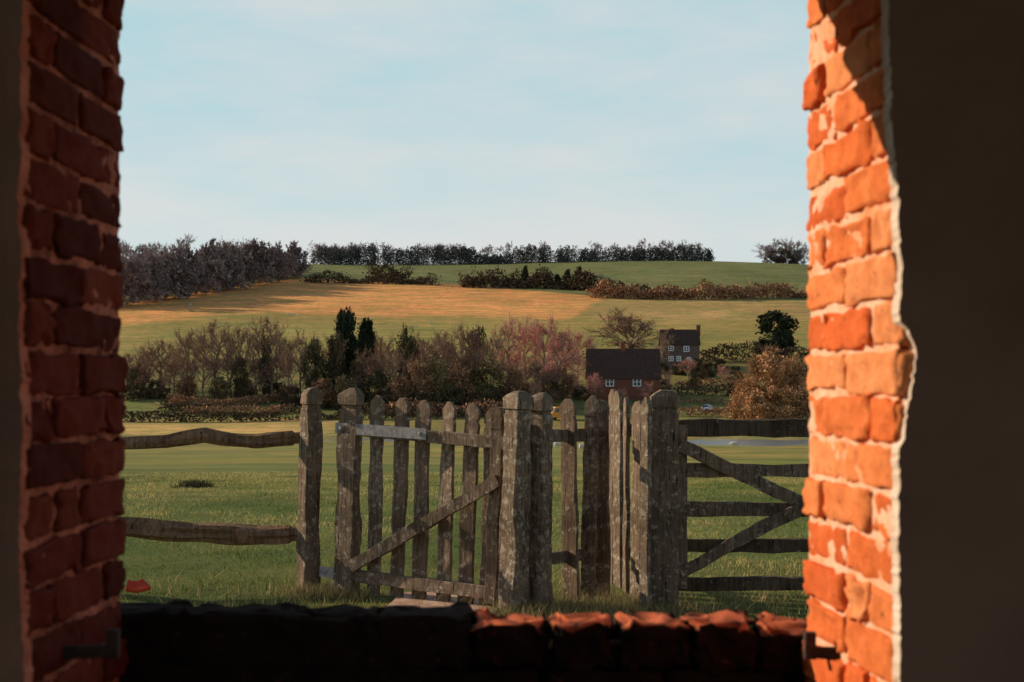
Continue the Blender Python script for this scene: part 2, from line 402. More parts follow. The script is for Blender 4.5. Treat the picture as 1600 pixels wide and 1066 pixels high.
plaster([(36,-300),(44,0),(40,150),(42,250),(35,310),(42,400),(38,500),(44,650),(38,850),(46,1066),(46,2400)],-1,-3.0,M_plasterpink)
mb=MB()
for r in range(34):
    z=r*.0705+.036
    brick(mb,(.566+.1,2.062,z),(.11,.022,.030),ax,.01,.005,brickcol())
bo('inner_quoin',mb.mesh('inner_quoin',M_brick,True))
for sx in (-1,1):
    mb=MB(); b=sorted((sx*3.2,sx*3.0)); mb.add(*box(b[0],b[1],-2.5,2.06,0,HT)); b=sorted((sx*3.0,sx*2.7)); mb.add(*box(b[0],b[1],-2.5,-2.2,0,HT))
    bo('interior_wall',mb.mesh('interior_wall',M_plaster))
bo('floor',mesh('floor',*box(-3,3,-2.5,2.06,-.05,.02),M_floor))
bo('ceiling',mesh('ceiling',*box(-3.2,3.2,-2.5,2.5,HT,HT+.1),M_woodD))
bo('head_panel',mesh('head_panel',*box(-.75,.6,2.02,2.068,2.22,HT),M_plaster))
V=[(-3.4,-2.7,HT+.1),(3.4,-2.7,HT+.1),(3.4,2.62,HT+.1),(-3.4,2.62,HT+.1),(-3.4,-.1,HT+1.7),(3.4,-.1,HT+1.7)]
bo('roof',mesh('roof',V,[(0,1,5,4),(2,3,4,5),(0,4,3),(1,2,5),(3,2,1,0)],M_roof))
mb=MB()
for r in range(21):
    z=r*.0725+.036
    for k in range(3): brick(mb,(-1.18,2.60+k*.215,z),(.11,.104,.033),ax,.012,.006,(.3,.1,.06))
bo('shade_pier',mb.mesh('shade_pier',M_brick,True))  # unseen brick pier, added to keep the sun off the left ledge
def pin(x0,x1,y,z):
    mb=MB(); V,Fc=rail((x0,y,z),(x1,y+.02,z),.009,.009,3,.002); mb.add(V,Fc); V,Fc=loft([(z-.012,x1,y+.02,.009,.009),(z+.032,x1,y+.02,.009,.009)],.001,4); mb.add(V,Fc)
    bo('iron_pin',mb.mesh('iron_pin',M_rust))
pin(-.70,-.622,2.20,1.085); pin(.545,.492,2.33,1.058)

# ---------------------------------------------------------------- fence & gates
def post_mesh(name,h,w,m,seed,hy=None):
    hw=w/2; R=[]; hy=(hy or w)/2
    n=40; body=h-.17
    for i in range(n+1):
        t=i/n; k=1.0+.06*(1-t); R.append((-.15+t*(body+.15),.004*math.sin(seed+t*4),.004*math.cos(seed+t*5),hw*k,hy*k))
    R+=[(h-.150,0,0,hw*.99,hy*.99),(h-.144,0,0,hw*.86,hy*.86),(h-.120,0,0,hw*.86,hy*.86),(h-.114,0,0,hw*1.06,hy*1.06),(h-.085,0,0,hw*1.07,hy*1.07),(h-.045,0,0,hw*1.04,hy*1.04),(h-.02,0.003,0,hw*.78,hy*.78),(h,0.01,0,hw*.42,hy*.42)]
    V,Fc=loft(R,.018,seed,.10); return mesh(name,V,Fc,m)
def picket_mesh(name,h,w,t,m,seed,z0=0.0):
    hw=w/2;ht=t/2;R=[]; nk=random.uniform(.80,.88); tp=random.uniform(.25,.5)
    for i in range(30): s=i/29; R.append((z0+s*(h-.150-z0),.003*math.sin(seed*2+s*5),.002*math.cos(seed+s*4),hw,ht))
    R+=[(h-.140,0,0,hw*.98,ht),(h-.130,0,0,hw*nk,ht),(h-.112,0,0,hw*nk,ht),(h-.104,0,0,hw*1.02,ht),(h-.048,.002,0,hw*1.0,ht),(h-.005,.004,0,hw*tp,ht*.9),(h,.004,0,hw*tp*.85,ht*.8)]
    V,Fc=loft(R,.010,seed,.10); return mesh(name,V,Fc,m)
GP='posts of the kissing gate'
def post(px,D,toppy,w,yaw,lean,m,label,seed,hy=None):
    x=X(px,D); h=Z(toppy,D)
    o=ob('gate_post',post_mesh('gate_post',h,w,m,seed,hy),None,(x,D,0),(0,math.radians(lean),math.radians(yaw)),label=label,category='gate post',group=GP)
    return o
post(481,10.28,606,.125,-52,2.4,M_wood,'weathered oak gate post with notched cap, split rails attached',1)
post(803,9.30,611,.138,-46,1.6,M_woodL,'lichen speckled oak post with notched cap between two picket panels',2)
post(1038,9.42,610,.18,-6,0,M_wood,'thick weathered oak post carrying the field gate',3,.08)
def frame(A,Bp):
    A=Vector((*A,0));Bp=Vector((*Bp,0)); d=Bp-A; return A,d.length,math.atan2(d.y,d.x),d.normalized()
def spos(px,A,d):
    r=(px-800)/F; return (r*A.y-A.x)/(d.x-r*d.y)
A,L,yaw,d=frame((X(518,10.15),10.15),(X(781,9.42),9.42))
G=thing('picket_gate','weathered wooden picket gate with diagonal brace and pointed pickets','gate',tuple(A),(0,math.radians(2.3),yaw))
for i,px in enumerate([579,615,650,687,722,757]):
    s=spos(px,A,d); h=1.425+random.uniform(-.018,.016)-i*.006
    ob('picket',picket_mesh('picket',h,.112,.026,M_wood if i%3 else M_woodL,10+i,.03),G,(s,.035,0),(0,math.radians(random.uniform(-.9,1.0)),math.radians(random.uniform(-12,1))))
s=spos(540,A,d); ob('stile',post_mesh('stile',1.475,.15,M_wood,20,.10),G,(s,0,0))
ob('stile',picket_mesh('stile',1.40,.085,.07,M_wood,21,.1),G,(L-.06,0,0))
V,Fc=rail((.04,-.005,1.185),(L,-.005,1.165),.042,.026,5); ob('rail',mesh('rail',V,Fc,M_wood),G)
V,Fc=rail((.02,-.005,.155),(L,-.005,.165),.042,.026,6); ob('rail',mesh('rail',V,Fc,M_wood),G)
V,Fc=rail((.20,-.045,.22),(L-.02,-.045,.92),.042,.02,7); ob('brace',mesh('brace',V,Fc,M_wood),G)
def strap(x0,x1,z):
    mb=MB(); V,Fc=rail((x0,-.040,z),(x1,-.040,z),.038,.004,8,.001,n=4); mb.add(V,Fc)
    for q in (x0+.05,x1-.05):
        V,Fc=loft([(0,0,0,.014,.014),(.006,0,0,.014,.014),(.010,0,0,.007,.007)],0,0,.6); V2=np.stack([V[:,0]+q,-.044-V[:,2],V[:,1]+z],-1); mb.add(V2,Fc)
    return mb.mesh('strap_hinge',M_iron)
ob('strap_hinge',strap(.02,.80,1.19),G); ob('strap_hinge',strap(-.08,.17,.16),G)
def pen(A,Bp,pxs,label,m,rails=(1.17,.30),hh=1.42,w=.105,rot=0,zoff=0,jr=4,jh=.02,jt=1.0):
    A,L,yaw,d=frame(A,Bp)
    G=thing('picket_fence',label,'picket fence',tuple(A),(0,0,yaw))
    for i,sx in enumerate(pxs):
        s=spos(sx,A,d) if sx>5 else sx*L
        ob('picket',picket_mesh('picket',hh+random.uniform(-jh*1.5,jh),w*random.uniform(.9,1.1),.030,m if i%2 else M_wood,30+i+len(pxs)*3,.02),G,(s,zoff,0),(0,math.radians(random.uniform(-jt,jt)),math.radians(random.uniform(-jr,jr)+rot)))
    for k,z in enumerate(rails):
        V,Fc=rail((-.05,zoff+.035,z),(L,zoff+.035,z),.042,.02,40+k); ob('rail',mesh('rail',V,Fc,M_wood),G)
    return G,L
G1,L1=pen((X(842,9.40),9.40),(X(950,9.95),9.95),[893,918,941],'short fixed weathered picket panel of the kissing gate pen',M_woodL,w=.108,rails=(1.15,.33),hh=1.43,rot=-75,jr=14,jh=.03,jt=1.6)
ob('stile',post_mesh('stile',1.44,.12,M_woodL,23,.12),G1,(.01,0,0),(0,0,math.radians(-85)))
pen((X(955,10.6),10.6),(X(1005,9.62),9.62),[.0,.25,.5,.75,.97],'foreshortened picket panel with sunlit board faces closing the pen',M_woodL,w=.12,hh=1.43,rot=4,jr=12,jh=.04,jt=2.2)
ob('fence_board',picket_mesh('fence_board',1.41,.07,.04,M_woodL,77,0),None,(X(1009,9.30),9.30,0),(0,0,math.radians(-48)),label='broad upright weathered board fixed beside a gate post',category='board')
yg=9.75; x0=X(1056,yg)
G=thing('field_gate','dark weathered five bar timber field gate with cross braces','gate',(x0,yg,0),(0,0,math.radians(.5)))
Lg=2.7
ob('stile',mesh('stile',*loft([(.1+.14*i,0,0,.045,.035) for i in range(0,9)],.006,50),M_wood),G,(.03,0,0))
ob('stile',mesh('stile',*loft([(.1+.14*i,0,0,.045,.035) for i in range(0,9)],.006,51),M_wood),G,(Lg,0,0))
for k,(py,hh) in enumerate(((669,.058),(735,.046),(794,.048),(853,.044),(911,.046))):
    z=Z(py,yg); V,Fc=rail((0,0,z),(Lg,0,z),hh,.022,60+k,.013,.02); ob('rail',mesh('rail',V,Fc,M_wood if k in(1,2) else M_woodD),G)
zt=Z(695,yg);zm=Z(787,yg);zb=Z(893,yg); xm=X(1262,yg)-x0
for k,(a,b) in enumerate((((0.02,-.045,zt),(xm,-.045,zm-.02)),((0.02,-.048,zb),(xm+.05,-.048,zm+.03)),((xm+.1,-.045,zm),(Lg,-.045,zt+.05)))):
    V,Fc=rail(a,b,.042,.018,70+k,.010,.01); ob('brace',mesh('brace',V,Fc,M_wood),G)
G=thing('split_rail_fence','rough split oak two rail fence beside the gate','fence',(X(475,10.3),10.3,0))
def lrail(pts,hh,seed):
    out=[]; n=150; K=16
    for t in np.linspace(0,1,n+1):
        px=np.interp(t,[0,1],[pts[0][0],pts[-1][0]]); py=np.interp(px,[p[0] for p in pts],[p[1] for p in pts])
        x=X(px,10.3)-X(475,10.3); z=Z(py,10.3)+.008*mn.noise(Vector((x*2.5,seed,2)))
        k=1.1+.30*mn.noise(Vector((x*3.2,seed,0)))
        if t>.95: k*=.75
        for a in range(K):
            an=a/K*2*math.pi; rr=hh*k*(1+.35*mn.noise(Vector((math.cos(an)*1.8+seed,math.sin(an)*1.8,x*1.0)))+.45*mn.noise(Vector((math.cos(an)*7+seed,math.sin(an)*7,x*2.2))))
            out.append((x,math.cos(an)*rr*.8,z+math.sin(an)*rr))
    Fc=[(i*K+a,i*K+(a+1)%K,(i+1)*K+(a+1)%K,(i+1)*K+a) for i in range(n) for a in range(K)]+[tuple(range(K))[::-1],tuple(n*K+a for a in range(K))]
    return mesh('rail',out,[f[::-1] for f in Fc],M_split)
ob('rail',lrail([(60,690),(195,692),(260,690),(320,680),(345,684),(400,690),(480,684)],.046,1),G)
ob('rail',lrail([(60,815),(195,823),(260,830),(330,833),(400,836),(475,834)],.060,2),G)
ob('post',post_mesh('post',1.35,.15,M_wood,5),G,(X(75,10.3)-X(475,10.3),0,0))
V,Fc=TV.copy(),TF; V=V*np.array([.07,.05,.012]); V[:,0]*=1-.5*(V[:,1]/.05)*.5; V[:,2]+=.02*np.abs(V[:,0]/.07)
ob('brick_tip_standin',mesh('brick_tip_standin',V,Fc,M_bricktip,None,True),None,(X(213,9.9),9.9,.085),(math.radians(35),0,.5),label='small added red piece standing in for a sunlit brick tip',category='tile')  # added red piece, stands in for a sunlit brick tip at the jamb

# ---------------------------------------------------------------- trees
def bare(seed,h=15,cr=6,tw=7,wd=.085,base=.18,spread=1.0,nl=14,topk=.74):
    R=random.Random(seed); T=MB(); tv=[];tc=[]
    def seg(p,q,r0,r1):
        d=(q-p).normalized(); s=d.orthogonal().normalized(); u=d.cross(s); V=[]
        for c,r in ((p,r0),(q,r1)):
            for k in range(5):
                a=k/5*2*math.pi; V.append(tuple(c+(s*math.cos(a)+u*math.sin(a))*r))
        T.add(V,[(k,(k+1)%5,5+(k+1)%5,5+k) for k in range(5)])
    def rv(s): return Vector((R.gauss(0,s),R.gauss(0,s),R.gauss(0,s)))
    def twig(p,d,l):
        s=d.orthogonal().normalized(); s.rotate(Quaternion(d,R.uniform(0,6.28))); w=wd*R.uniform(.5,1.1)
        q=p+d*l; tv.extend([tuple(p-s*w*.5),tuple(p+s*w*.5),tuple(q)]); c=R.uniform(.55,1.4); tc.extend([(c,c,c)]*3)
    def branch(p,d,l,r,lev):
        nseg=3 if lev<2 else 2; pts=[p.copy()]
        for i in range(nseg):
            d=(d+rv(.13)+Vector((0,0,.05))).normalized(); q=p+d*(l/nseg)
            if lev<3: seg(p,q,r*(1-i/nseg*.6),r*(1-(i+1)/nseg*.6))
            p=q; pts.append(p.copy())
        if lev>=3:
            s=(pts[-1]-pts[0]).normalized(); twig(pts[0],s,l*1.1)
            for i in range(tw):
                t=R.random(); b=pts[0].lerp(pts[-1],t); twig(b,(s+rv(.6)).normalized(),l*R.uniform(.5,1.1))
            return
        nb=(0,5,5)[lev]
        for i in range(nb+R.randint(0,2)):
            t=R.uniform(.2,1); k=min(int(t*nseg),nseg-1); b=pts[k].lerp(pts[k+1],t*nseg-k)
            branch(b,(d*1.0+rv(.5)).normalized(),l*R.uniform(.4,.65),r*.5,lev+1)
    p=Vector((0,0,-.4)); n=7; tr=h*.023; pts=[p.copy()]
    for i in range(n):
        q=Vector((R.gauss(0,h*.012)*(i+1)**.5,R.gauss(0,h*.012)*(i+1)**.5,(i+1)/n*h*topk)); seg(p,q,tr*(1-i/n*.75),tr*(1-(i+1)/n*.75)); p=q; pts.append(p.copy())
    for i in range(nl):
        t=base+(1-base)*(i+R.random()*.6)/nl; k=min(int(t*n),n-1); b=pts[k].lerp(pts[k+1],t*n-k)
        a=i*2.4+R.uniform(-.5,.5); up=.2+1.2*t**1.5
        e=math.sin(math.pi*min(1,.22+.75*t))**.7
        dd=Vector((math.cos(a)*spread,math.sin(a)*spread,up)).normalized()
        branch(b,dd,cr*e*R.uniform(.75,1.05)*(1 if t<.8 else .75),tr*.5*(1.1-t*.5),1)
    Vt=np.array(tv)
    k=h/max(np.percentile(Vt[:,2],99.6),1)
    TVv=np.vstack(T.V)*np.array([1,1,k]); Vt=Vt*np.array([1,1,k])
    rad=np.percentile(np.hypot(Vt[:,0],Vt[:,1]),92)
    return TVv,T.F,Vt,np.array(tc),rad
def clumps(seed,h,cr,shape='round',nq=2600,q=.42,z0=.1):
    R=np.random.default_rng(seed); nc=46; cen=[];cr_=[]
    while len(cen)<nc:
        a=R.uniform(0,2*math.pi); t=R.uniform(z0,.93)
        if shape=='cone': e=(1-t)**.6*1.0+.08
        elif shape=='bush': e=math.sqrt(max(0,1-(t)**2.4))
        else: e=math.sin(math.pi*min(.98,max(.05,(t-z0+.15)/(1.12-z0))))**.5
        r=cr*e*R.uniform(.1,1)**.5*.82
        cen.append((math.cos(a)*r,math.sin(a)*r,t*h)); cr_.append(cr*R.uniform(.2,.42)*(e*.6+.4))
    cen=np.array(cen);cr_=np.array(cr_); k=R.integers(0,nc,nq)
    dv=R.normal(0,1,(nq,3)); dv/=np.linalg.norm(dv,axis=1,keepdims=True); rr=cr_[k]*R.uniform(.3,1.15,nq)
    P=cen[k]+dv*rr[:,None]; P[:,2]=np.maximum(P[:,2],.1)
    cl=R.uniform(.6,1.35,nc)[k]*R.uniform(.65,1.35,nq)
    return quads(P,q,R,cl)
def quads(P,q,R,cl):
    n=len(P); u=R.normal(0,1,(n,3));u/=np.linalg.norm(u,axis=1,keepdims=True); w=R.normal(0,1,(n,3)); w-=u*(w*u).sum(1,keepdims=True); w/=np.linalg.norm(w,axis=1,keepdims=True)
    s=q*R.uniform(.4,1.0,(n,1)); u=u*s; w=w*s*.6
    V=np.stack([P-u,P-w,P+u,P+w],1).reshape(-1,3); c=np.repeat(cl[:,None]*np.ones((1,3)),4,0)
    return V,np.arange(4*n).reshape(-1,4),c
def mkbt(L_): 
    out=[]
    for i,(tw,cr,base,sp,nl,wd) in enumerate(L_):
        a=bare(100+i+tw*7,15,cr,tw,wd,base,sp,nl); out.append((mesh('trunk',a[0],a[1],M_bark),mesh('crown',a[2],np.arange(len(a[2])).reshape(-1,3),M_grey,a[3]),a[4],a))
    return out
BT=mkbt(((7,6,.16,1,14,.115),(6,5.5,.14,.9,14,.115),(8,7,.2,1.2,14,.115),(6,5,.14,.8,14,.115),(7,6.5,.16,1.1,14,.115)))
BS=mkbt(((4,6,.28,.85,12,.105),(5,5.5,.22,.7,11,.10),(4,6.5,.30,1.0,13,.105),(5,5,.26,.65,11,.09)))
ET={}
for key,sh,nq,q,z0 in (('round','round',6500,.5,.08),('cone','cone',3600,.5,.03),('bush','bush',5500,.36,.0),('ivy','round',4600,.40,.06)):
    L_=[]
    for j in range(3):
        V,Fq,c=clumps(200+j*7+len(key)+nq,10,5,sh,nq,q,z0); L_.append(mesh('crown',V,Fq,M_dark,c))
    ET[key]=L_
V,Fc=loft([(-.5,0,0,.25,.25),(2,0.05,0,.2,.2),(5,.1,.05,.14,.14),(8.6,0,.1,.04,.04)],.05,3,.5); ETR=mesh('trunk',V,Fc,M_bark)
def setm(o,m):
    o.material_slots[0].link='OBJECT'; o.material_slots[0].material=m
idx=0
def tree(px,D,top,rpx,kind,m,label,name='tree',cat='tree',group='trees in the valley'):
    global idx; idx+=1
    x=X(px,D); z=H(x,D); h=max(2,Z(top,D)-z); r=rpx/F*D
    T=thing(name,label,cat,(x,D,z),(0,0,random.uniform(0,6.28)),group)
    if kind in('bare','thin'):
        tr,cw,rad,_=(BT[idx%5] if kind=='bare' else BS[idx%4]); sc=(r/rad,r/rad,h/15)
        for nm,me in (('trunk',tr),('crown',cw)):
            o=ob(nm,me,T); o.scale=sc
            if nm=='crown': setm(o,m)
    else:
        o=ob('crown',ET[kind][idx%3],T); o.scale=(r/5,r/5,h/10); setm(o,m)
        o=ob('trunk',ETR,T); o.scale=(r/5*.9,r/5*.9,h/10)
    return T
LG='bare grey brown winter tree with fine twigs above a hedge'
LP='bare pinkish winter tree with dense fine twigs'
LI='ivy clad dark tree among bare winter trees'
LB='bare purple brown winter tree with spreading crown'
for a in [(205,358,550,24),(232,364,540,24),(250,362,530,30),(272,348,534,24),(293,350,514,30),(318,364,512,26),(337,350,500,36),(356,364,518,24),(378,350,508,28),(398,362,524,22),(414,362,494,32),(432,348,508,28),(450,364,526,24),(470,346,514,32),(492,358,530,24),(515,360,520,24),(597,350,522,26),(620,336,545,24),(655,350,528,26),(640,360,518,24),(690,362,515,26),(770,350,515,26)]:
    tree(*a,'thin',M_grey,LG)
for a in [(795,362,500,30),(820,370,492,34),(850,360,496,36),(880,365,505,32),(903,374,512,28),(870,345,525,34)]: tree(*a,'bare',M_pink,LP)
for a in [(700,335,524,30),(722,345,506,30),(455,338,545,24),(575,336,548,26),(840,338,565,30),(800,335,562,30),(265,350,560,26),(400,346,552,24),(222,348,566,22)]: tree(*a,'bare',M_purple,LB)
for a in [(610,345,535,26),(668,340,530,26),(745,345,518,28),(225,348,556,24),(318,344,548,26),(360,346,552,26),(425,344,555,26),(285,344,560,24)]: tree(*a,'thin',M_purple,LB)
tree(980,415,484,50,'bare',M_purple,'broad bare tree with fan shaped crown beside a cottage')
tree(985,412,492,44,'thin',M_grey,'broad bare tree with fan shaped crown beside a cottage')
tree(1032,396,512,20,'thin',M_grey,'slender bare tree growing between two cottages')
tree(540,372,484,23,'round',M_dark,'tall dark evergreen tree rising above bare trees')
tree(572,372,498,19,'round',M_dark,'tall dark evergreen tree rising above bare trees')
for a in [(375,344,556,15),(418,348,524,16),(215,348,568,16),(490,340,530,22),(528,342,522,24),(636,345,510,20),(745,355,510,22),(560,336,562,24),(590,332,578,22)]: tree(*a,'ivy',M_ivy,LI)
for a in [(655,330,564,28),(690,330,562,28),(725,334,556,28),(765,332,560,34),(800,332,576,26),(625,328,588,24),(540,330,588,24),(505,332,590,24),(880,345,576,22),(855,342,584,22),(290,344,586,20),(345,342,588,20)]:
    tree(*a,'ivy',M_brown if a[0]%3 else M_olive,'brown leafed bushy tree in a valley thicket')
for a in [(208,350,584,22),(245,348,594,20),(385,348,594,20),(432,346,598,20),(455,336,602,22),(600,326,606,26),(710,326,606,26),(770,324,608,26),(820,336,600,20),(905,345,602,16),(650,324,610,28),(500,332,604,24),(550,326,606,24),(1040,352,592,14),(1020,338,612,16),(922,338,608,12),(1062,388,566,14),(1036,390,566,12),(1105,380,566,16),(1125,392,560,14),(1150,380,572,14),(1085,364,582,12),(1145,350,596,12)]:
    tree(*a,'bush',M_hedgeD if a[0]%2 else M_ivy,'low dark scrubby bush at the foot of the trees','bush','bush','bushes in the valley')
for a in [(930,336,582,14),(1042,345,576,16),(1012,336,596,14),(838,330,594,12),(1075,380,560,14),(970,336,606,12),(1130,366,570,14)]: tree(*a,'thin',M_pink,'small bare shrub with reddish twigs beside a cottage','bush','bush','bushes in the valley')
tree(1210,432,487,39,'round',M_dark,'rounded dark evergreen tree on the sloping pasture')
for a in [(1205,300,552,44),(1165,304,594,32),(1250,298,572,42),(1225,296,602,40),(1185,296,614,34)]:
    tree(*a,'bush',M_gold,'large golden brown willow bush beside the hedge','bush','bush','bushes in the valley')
for a in [(1208,302,542,50),(1170,304,580,36),(1245,298,556,40)]: tree(*a,'bare',M_gold,'golden twigged bare willow beside the hedge')
tree(1090,385,560,14,'bush',M_ivy,'dark green garden bush beside the tall cottage','bush','bush','bushes in the valley')
for a in [(1197,890,380,15),(1212,890,374,18),(1228,892,373,19),(1246,890,376,18),(1256,888,384,14)]: tree(*a,'bare',M_far,'bare tree in a small clump on the hilltop','tree','tree','trees on the hilltop')
for a in [(1205,892,392,14),(1225,892,388,16),(1245,892,390,14)]: tree(*a,'bush',M_hedgeD,'dark bush under the hilltop clump','bush','bush','bushes on the hilltop')
tree(455,770,392,15,'bare',M_far,'single bare tree at the end of the hanger wood','tree','tree','trees on the hilltop')
tree(282,800,366,26,'bare',M_far,'tall bare tree standing above the hillside wood','tree','tree','trees on the hilltop')
def wood(name,items,m,label,sliver=2.2,nk=1000):
    Vs=[];Cs=[]
    for (x,y,h,r) in items:
        t=BT[random.randrange(5)]; tv,tf,cv,cc,_r=t[3]; rad=t[2]
        k=random.sample(range(len(cv)//3),min(nk,len(cv)//3)); tri=cv.reshape(-1,3,3)[k].copy()
        base=tri[:,:2].mean(1,keepdims=True); tri[:,:2]=base+(tri[:,:2]-base)*sliver*1.8
        a=random.uniform(0,6.28); c,s=math.cos(a),math.sin(a)
        P=tri.reshape(-1,3)*np.array([r/rad,r/rad,h/15]); P=np.stack([P[:,0]*c-P[:,1]*s,P[:,0]*s+P[:,1]*c,P[:,2]],-1)+np.array([x,y,H(x,y)])
        Vs.append(P); Cs.append(np.repeat(cc.reshape(-1,3,3)[k][:,0],3,0)*random.uniform(.7,1.2))
    V=np.vstack(Vs); ob(name,mesh(name,V,np.arange(len(V)).reshape(-1,3),m,np.vstack(Cs)),kind='stuff',label=label,category='wood')
items=[]
def Dbase(px): return np.interp(px,[-200,200,300,400,470],[580,600,650,705,750])
for i in range(330):
    px=random.uniform(-250,470); D0=Dbase(px); D=D0+ (880-D0)*random.random()**1.6
    if px>430 and D>800: continue
    items.append((X(px,D),D,random.uniform(10,18)*(1 if px<400 else .75),random.uniform(4,7)))
wood('woodland',items,M_far,'bare purple brown hanger wood covering the hill side',1.3,1600)
items=[]
for i in range(46):
    px=random.uniform(190,468); D=Dbase(px)+random.uniform(-6,6); items.append((X(px,D),D,random.uniform(14,24)*(1 if px<430 else .85),random.uniform(5,7.5)))
wood('woodland_margin',items,M_far,'taller bare trees along the lower margin of the hanger wood',3.6,2400)
def cloudmass(name,P,q,m,label,cl=None,stuff=True,cat='hedge',**kw):
    R=np.random.default_rng(len(P)); V,Fq,c=quads(np.array(P),q,R,R.uniform(.55,1.45,len(P)) if cl is None else cl)
    o=ob(name,mesh(name,V,Fq,m,c),None,label=label,category=cat,**kw)
    if stuff: o['kind']='stuff'
    return o
P=[];cl=[]
for i in range(460):
    px=random.uniform(488,1110); D=random.uniform(872,900); x=X(px,D); z=H(x,D)
    hh=(8.5+4*mn.noise(Vector((px*.02,0,0)))+random.uniform(-2,2.0))*(.85 if px>950 else 1)*(1.15 if px<720 else 1)
    if px>745 and px<800: hh*=.7
    con=random.random()<.35; kk=random.uniform(.6,1.3)
    for j in range(120):
        t=random.random()**1.1; r=(3.2*(1-t)+.3 if con else 3.6*math.sin(math.pi*min(1,t*.7+.28))**.6)*math.sqrt(random.random()); a=random.uniform(0,6.28)
        P.append((x+math.cos(a)*r,D+math.sin(a)*r,z+t*hh)); cl.append(kk*random.uniform(.7,1.3))
cloudmass('ridge_woodland',P,.60,M_rowfar,'dark belt of mixed trees along the hill crest',np.array(cl),cat='wood')
items=[]
for i in range(60):
    px=random.choice([random.uniform(495,560),random.uniform(650,770),random.uniform(495,1100)]); D=random.uniform(893,905); items.append((X(px,D),D,random.uniform(10,14),random.uniform(3.5,5)))
wood('crest_bare_trees',items,M_far,'bare trees thinly showing above the dark hilltop belt')
def hedge(pts,hh,wd,m,label,dens=26,q=.45,bumpy=.5,name='hedge'):
    P=[]; W_=[(X(a,b),b) for a,b in pts]; seed=random.uniform(0,99)
    for (x0,y0),(x1,y1) in zip(W_[:-1],W_[1:]):
        L=math.hypot(x1-x0,y1-y0); n=int(L*dens*hh/2*max(.6,wd/2))
        for i in range(n):
            t=random.random(); x=x0+(x1-x0)*t+random.gauss(0,wd*.35); y=y0+(y1-y0)*t+random.gauss(0,wd*.35)
            k=1+bumpy*1.5*mn.noise(Vector((x*.11,y*.11,seed)))+bumpy*.5*mn.noise(Vector((x*.4,y*.4,seed)))
            P.append((x,y,H(x,y)+random.random()**.8*hh*max(.3,k)))
    return cloudmass(name,P,q,m,label,stuff=False)
LHR='clipped russet beech hedge beside the lane'
hedge([(120,306),(300,304),(440,308)],2.0,1.6,M_hedgeD,'dark clipped field hedge along the meadow edge',80,.42,.2)
hedge([(440,310),(600,312),(800,316)],2.4,1.8,M_hedgeD,'rough dark hedge at the meadow edge behind the gate',50,.45,.6)
hedge([(268,342),(285,335),(330,333),(400,337),(445,345)],2.0,1.8,M_hedge,LHR,70,.40,.2)
hedge([(290,323),(350,320),(420,322),(450,327)],1.8,1.8,M_hedge,LHR,70,.40,.2)
hedge([(195,343),(230,346),(262,346)],2.4,2.2,M_hedgeD,'dark hedge behind a strip of green pasture',60,.45,.4)
hedge([(250,330),(285,327),(330,329)],1.8,1.8,M_hedgeD,'dark hedge behind a strip of green pasture',60,.45,.4)
hedge([(580,322),(640,317),(720,319),(790,317)],2.8,2,M_hedge,'russet hedge in front of the valley trees',34,.45,.6)
hedge([(1055,318),(1150,316),(1330,314)],2.0,1.6,M_hedge,'low russet hedge behind the pond',50,.4,.3)
hedge([(1055,352),(1130,352),(1230,346)],2.4,2,M_hedgeD,'dark hedge around the cottage paddock',40,.45,.4)
hedge([(1060,340),(1120,338),(1160,334)],1.4,1.5,M_hedge,'low russet hedge around the cottage paddock',40,.4,.4)
hedge([(1060,366),(1110,368),(1180,362)],2.0,1.8,M_hedge,'low russet hedge around the cottage paddock',40,.4,.4)
hedge([(1095,415),(1140,418),(1190,414),(1300,410)],3.8,2.6,M_hedgeD,'dark boundary hedge beside the tall cottage',34,.5,.6)
hedge([(915,402),(960,405),(1030,400)],3.8,3,M_hedgeD,'dark hedge behind the low cottage',24,.5,.5)
hedge([(925,640),(1000,632),(1100,628),(1260,632),(1400,640)],5.2,4.5,M_hedge,'overgrown reddish brown hedge across the hillside',12,.85,.9)
hedge([(930,655),(985,648),(1060,640)],4.2,4,M_hedgeD,'overgrown dark brown hedge across the hillside',10,.85,.8)
hedge([(722,692),(800,690),(860,684),(930,672)],6.5,5,M_hedgeD,'tall dark bushes on the field boundary',12,.85,.9)
hedge([(480,716),(560,712),(650,708),(680,702)],4.0,4,M_hedgeD,'straggling dark hedge on the field boundary',10,.8,.9)
hedge([(575,722),(610,720),(640,716)],7,4,M_hedgeD,'tall bushes on the field boundary',10,.8,.8)
for a in [(820,690,414,9),(838,690,425,10),(856,688,426,10),(886,684,420,10),(905,682,416,12),(918,680,424,10),(870,684,428,10)]:
    tree(*a,'cone',M_dark,'small dark pointed tree in the hillside hedge','tree','tree','trees in the hillside hedge')
tree(940,676,428,12,'bare',M_far,'small bare tree in the hillside hedge','tree','tree','trees in the hillside hedge')

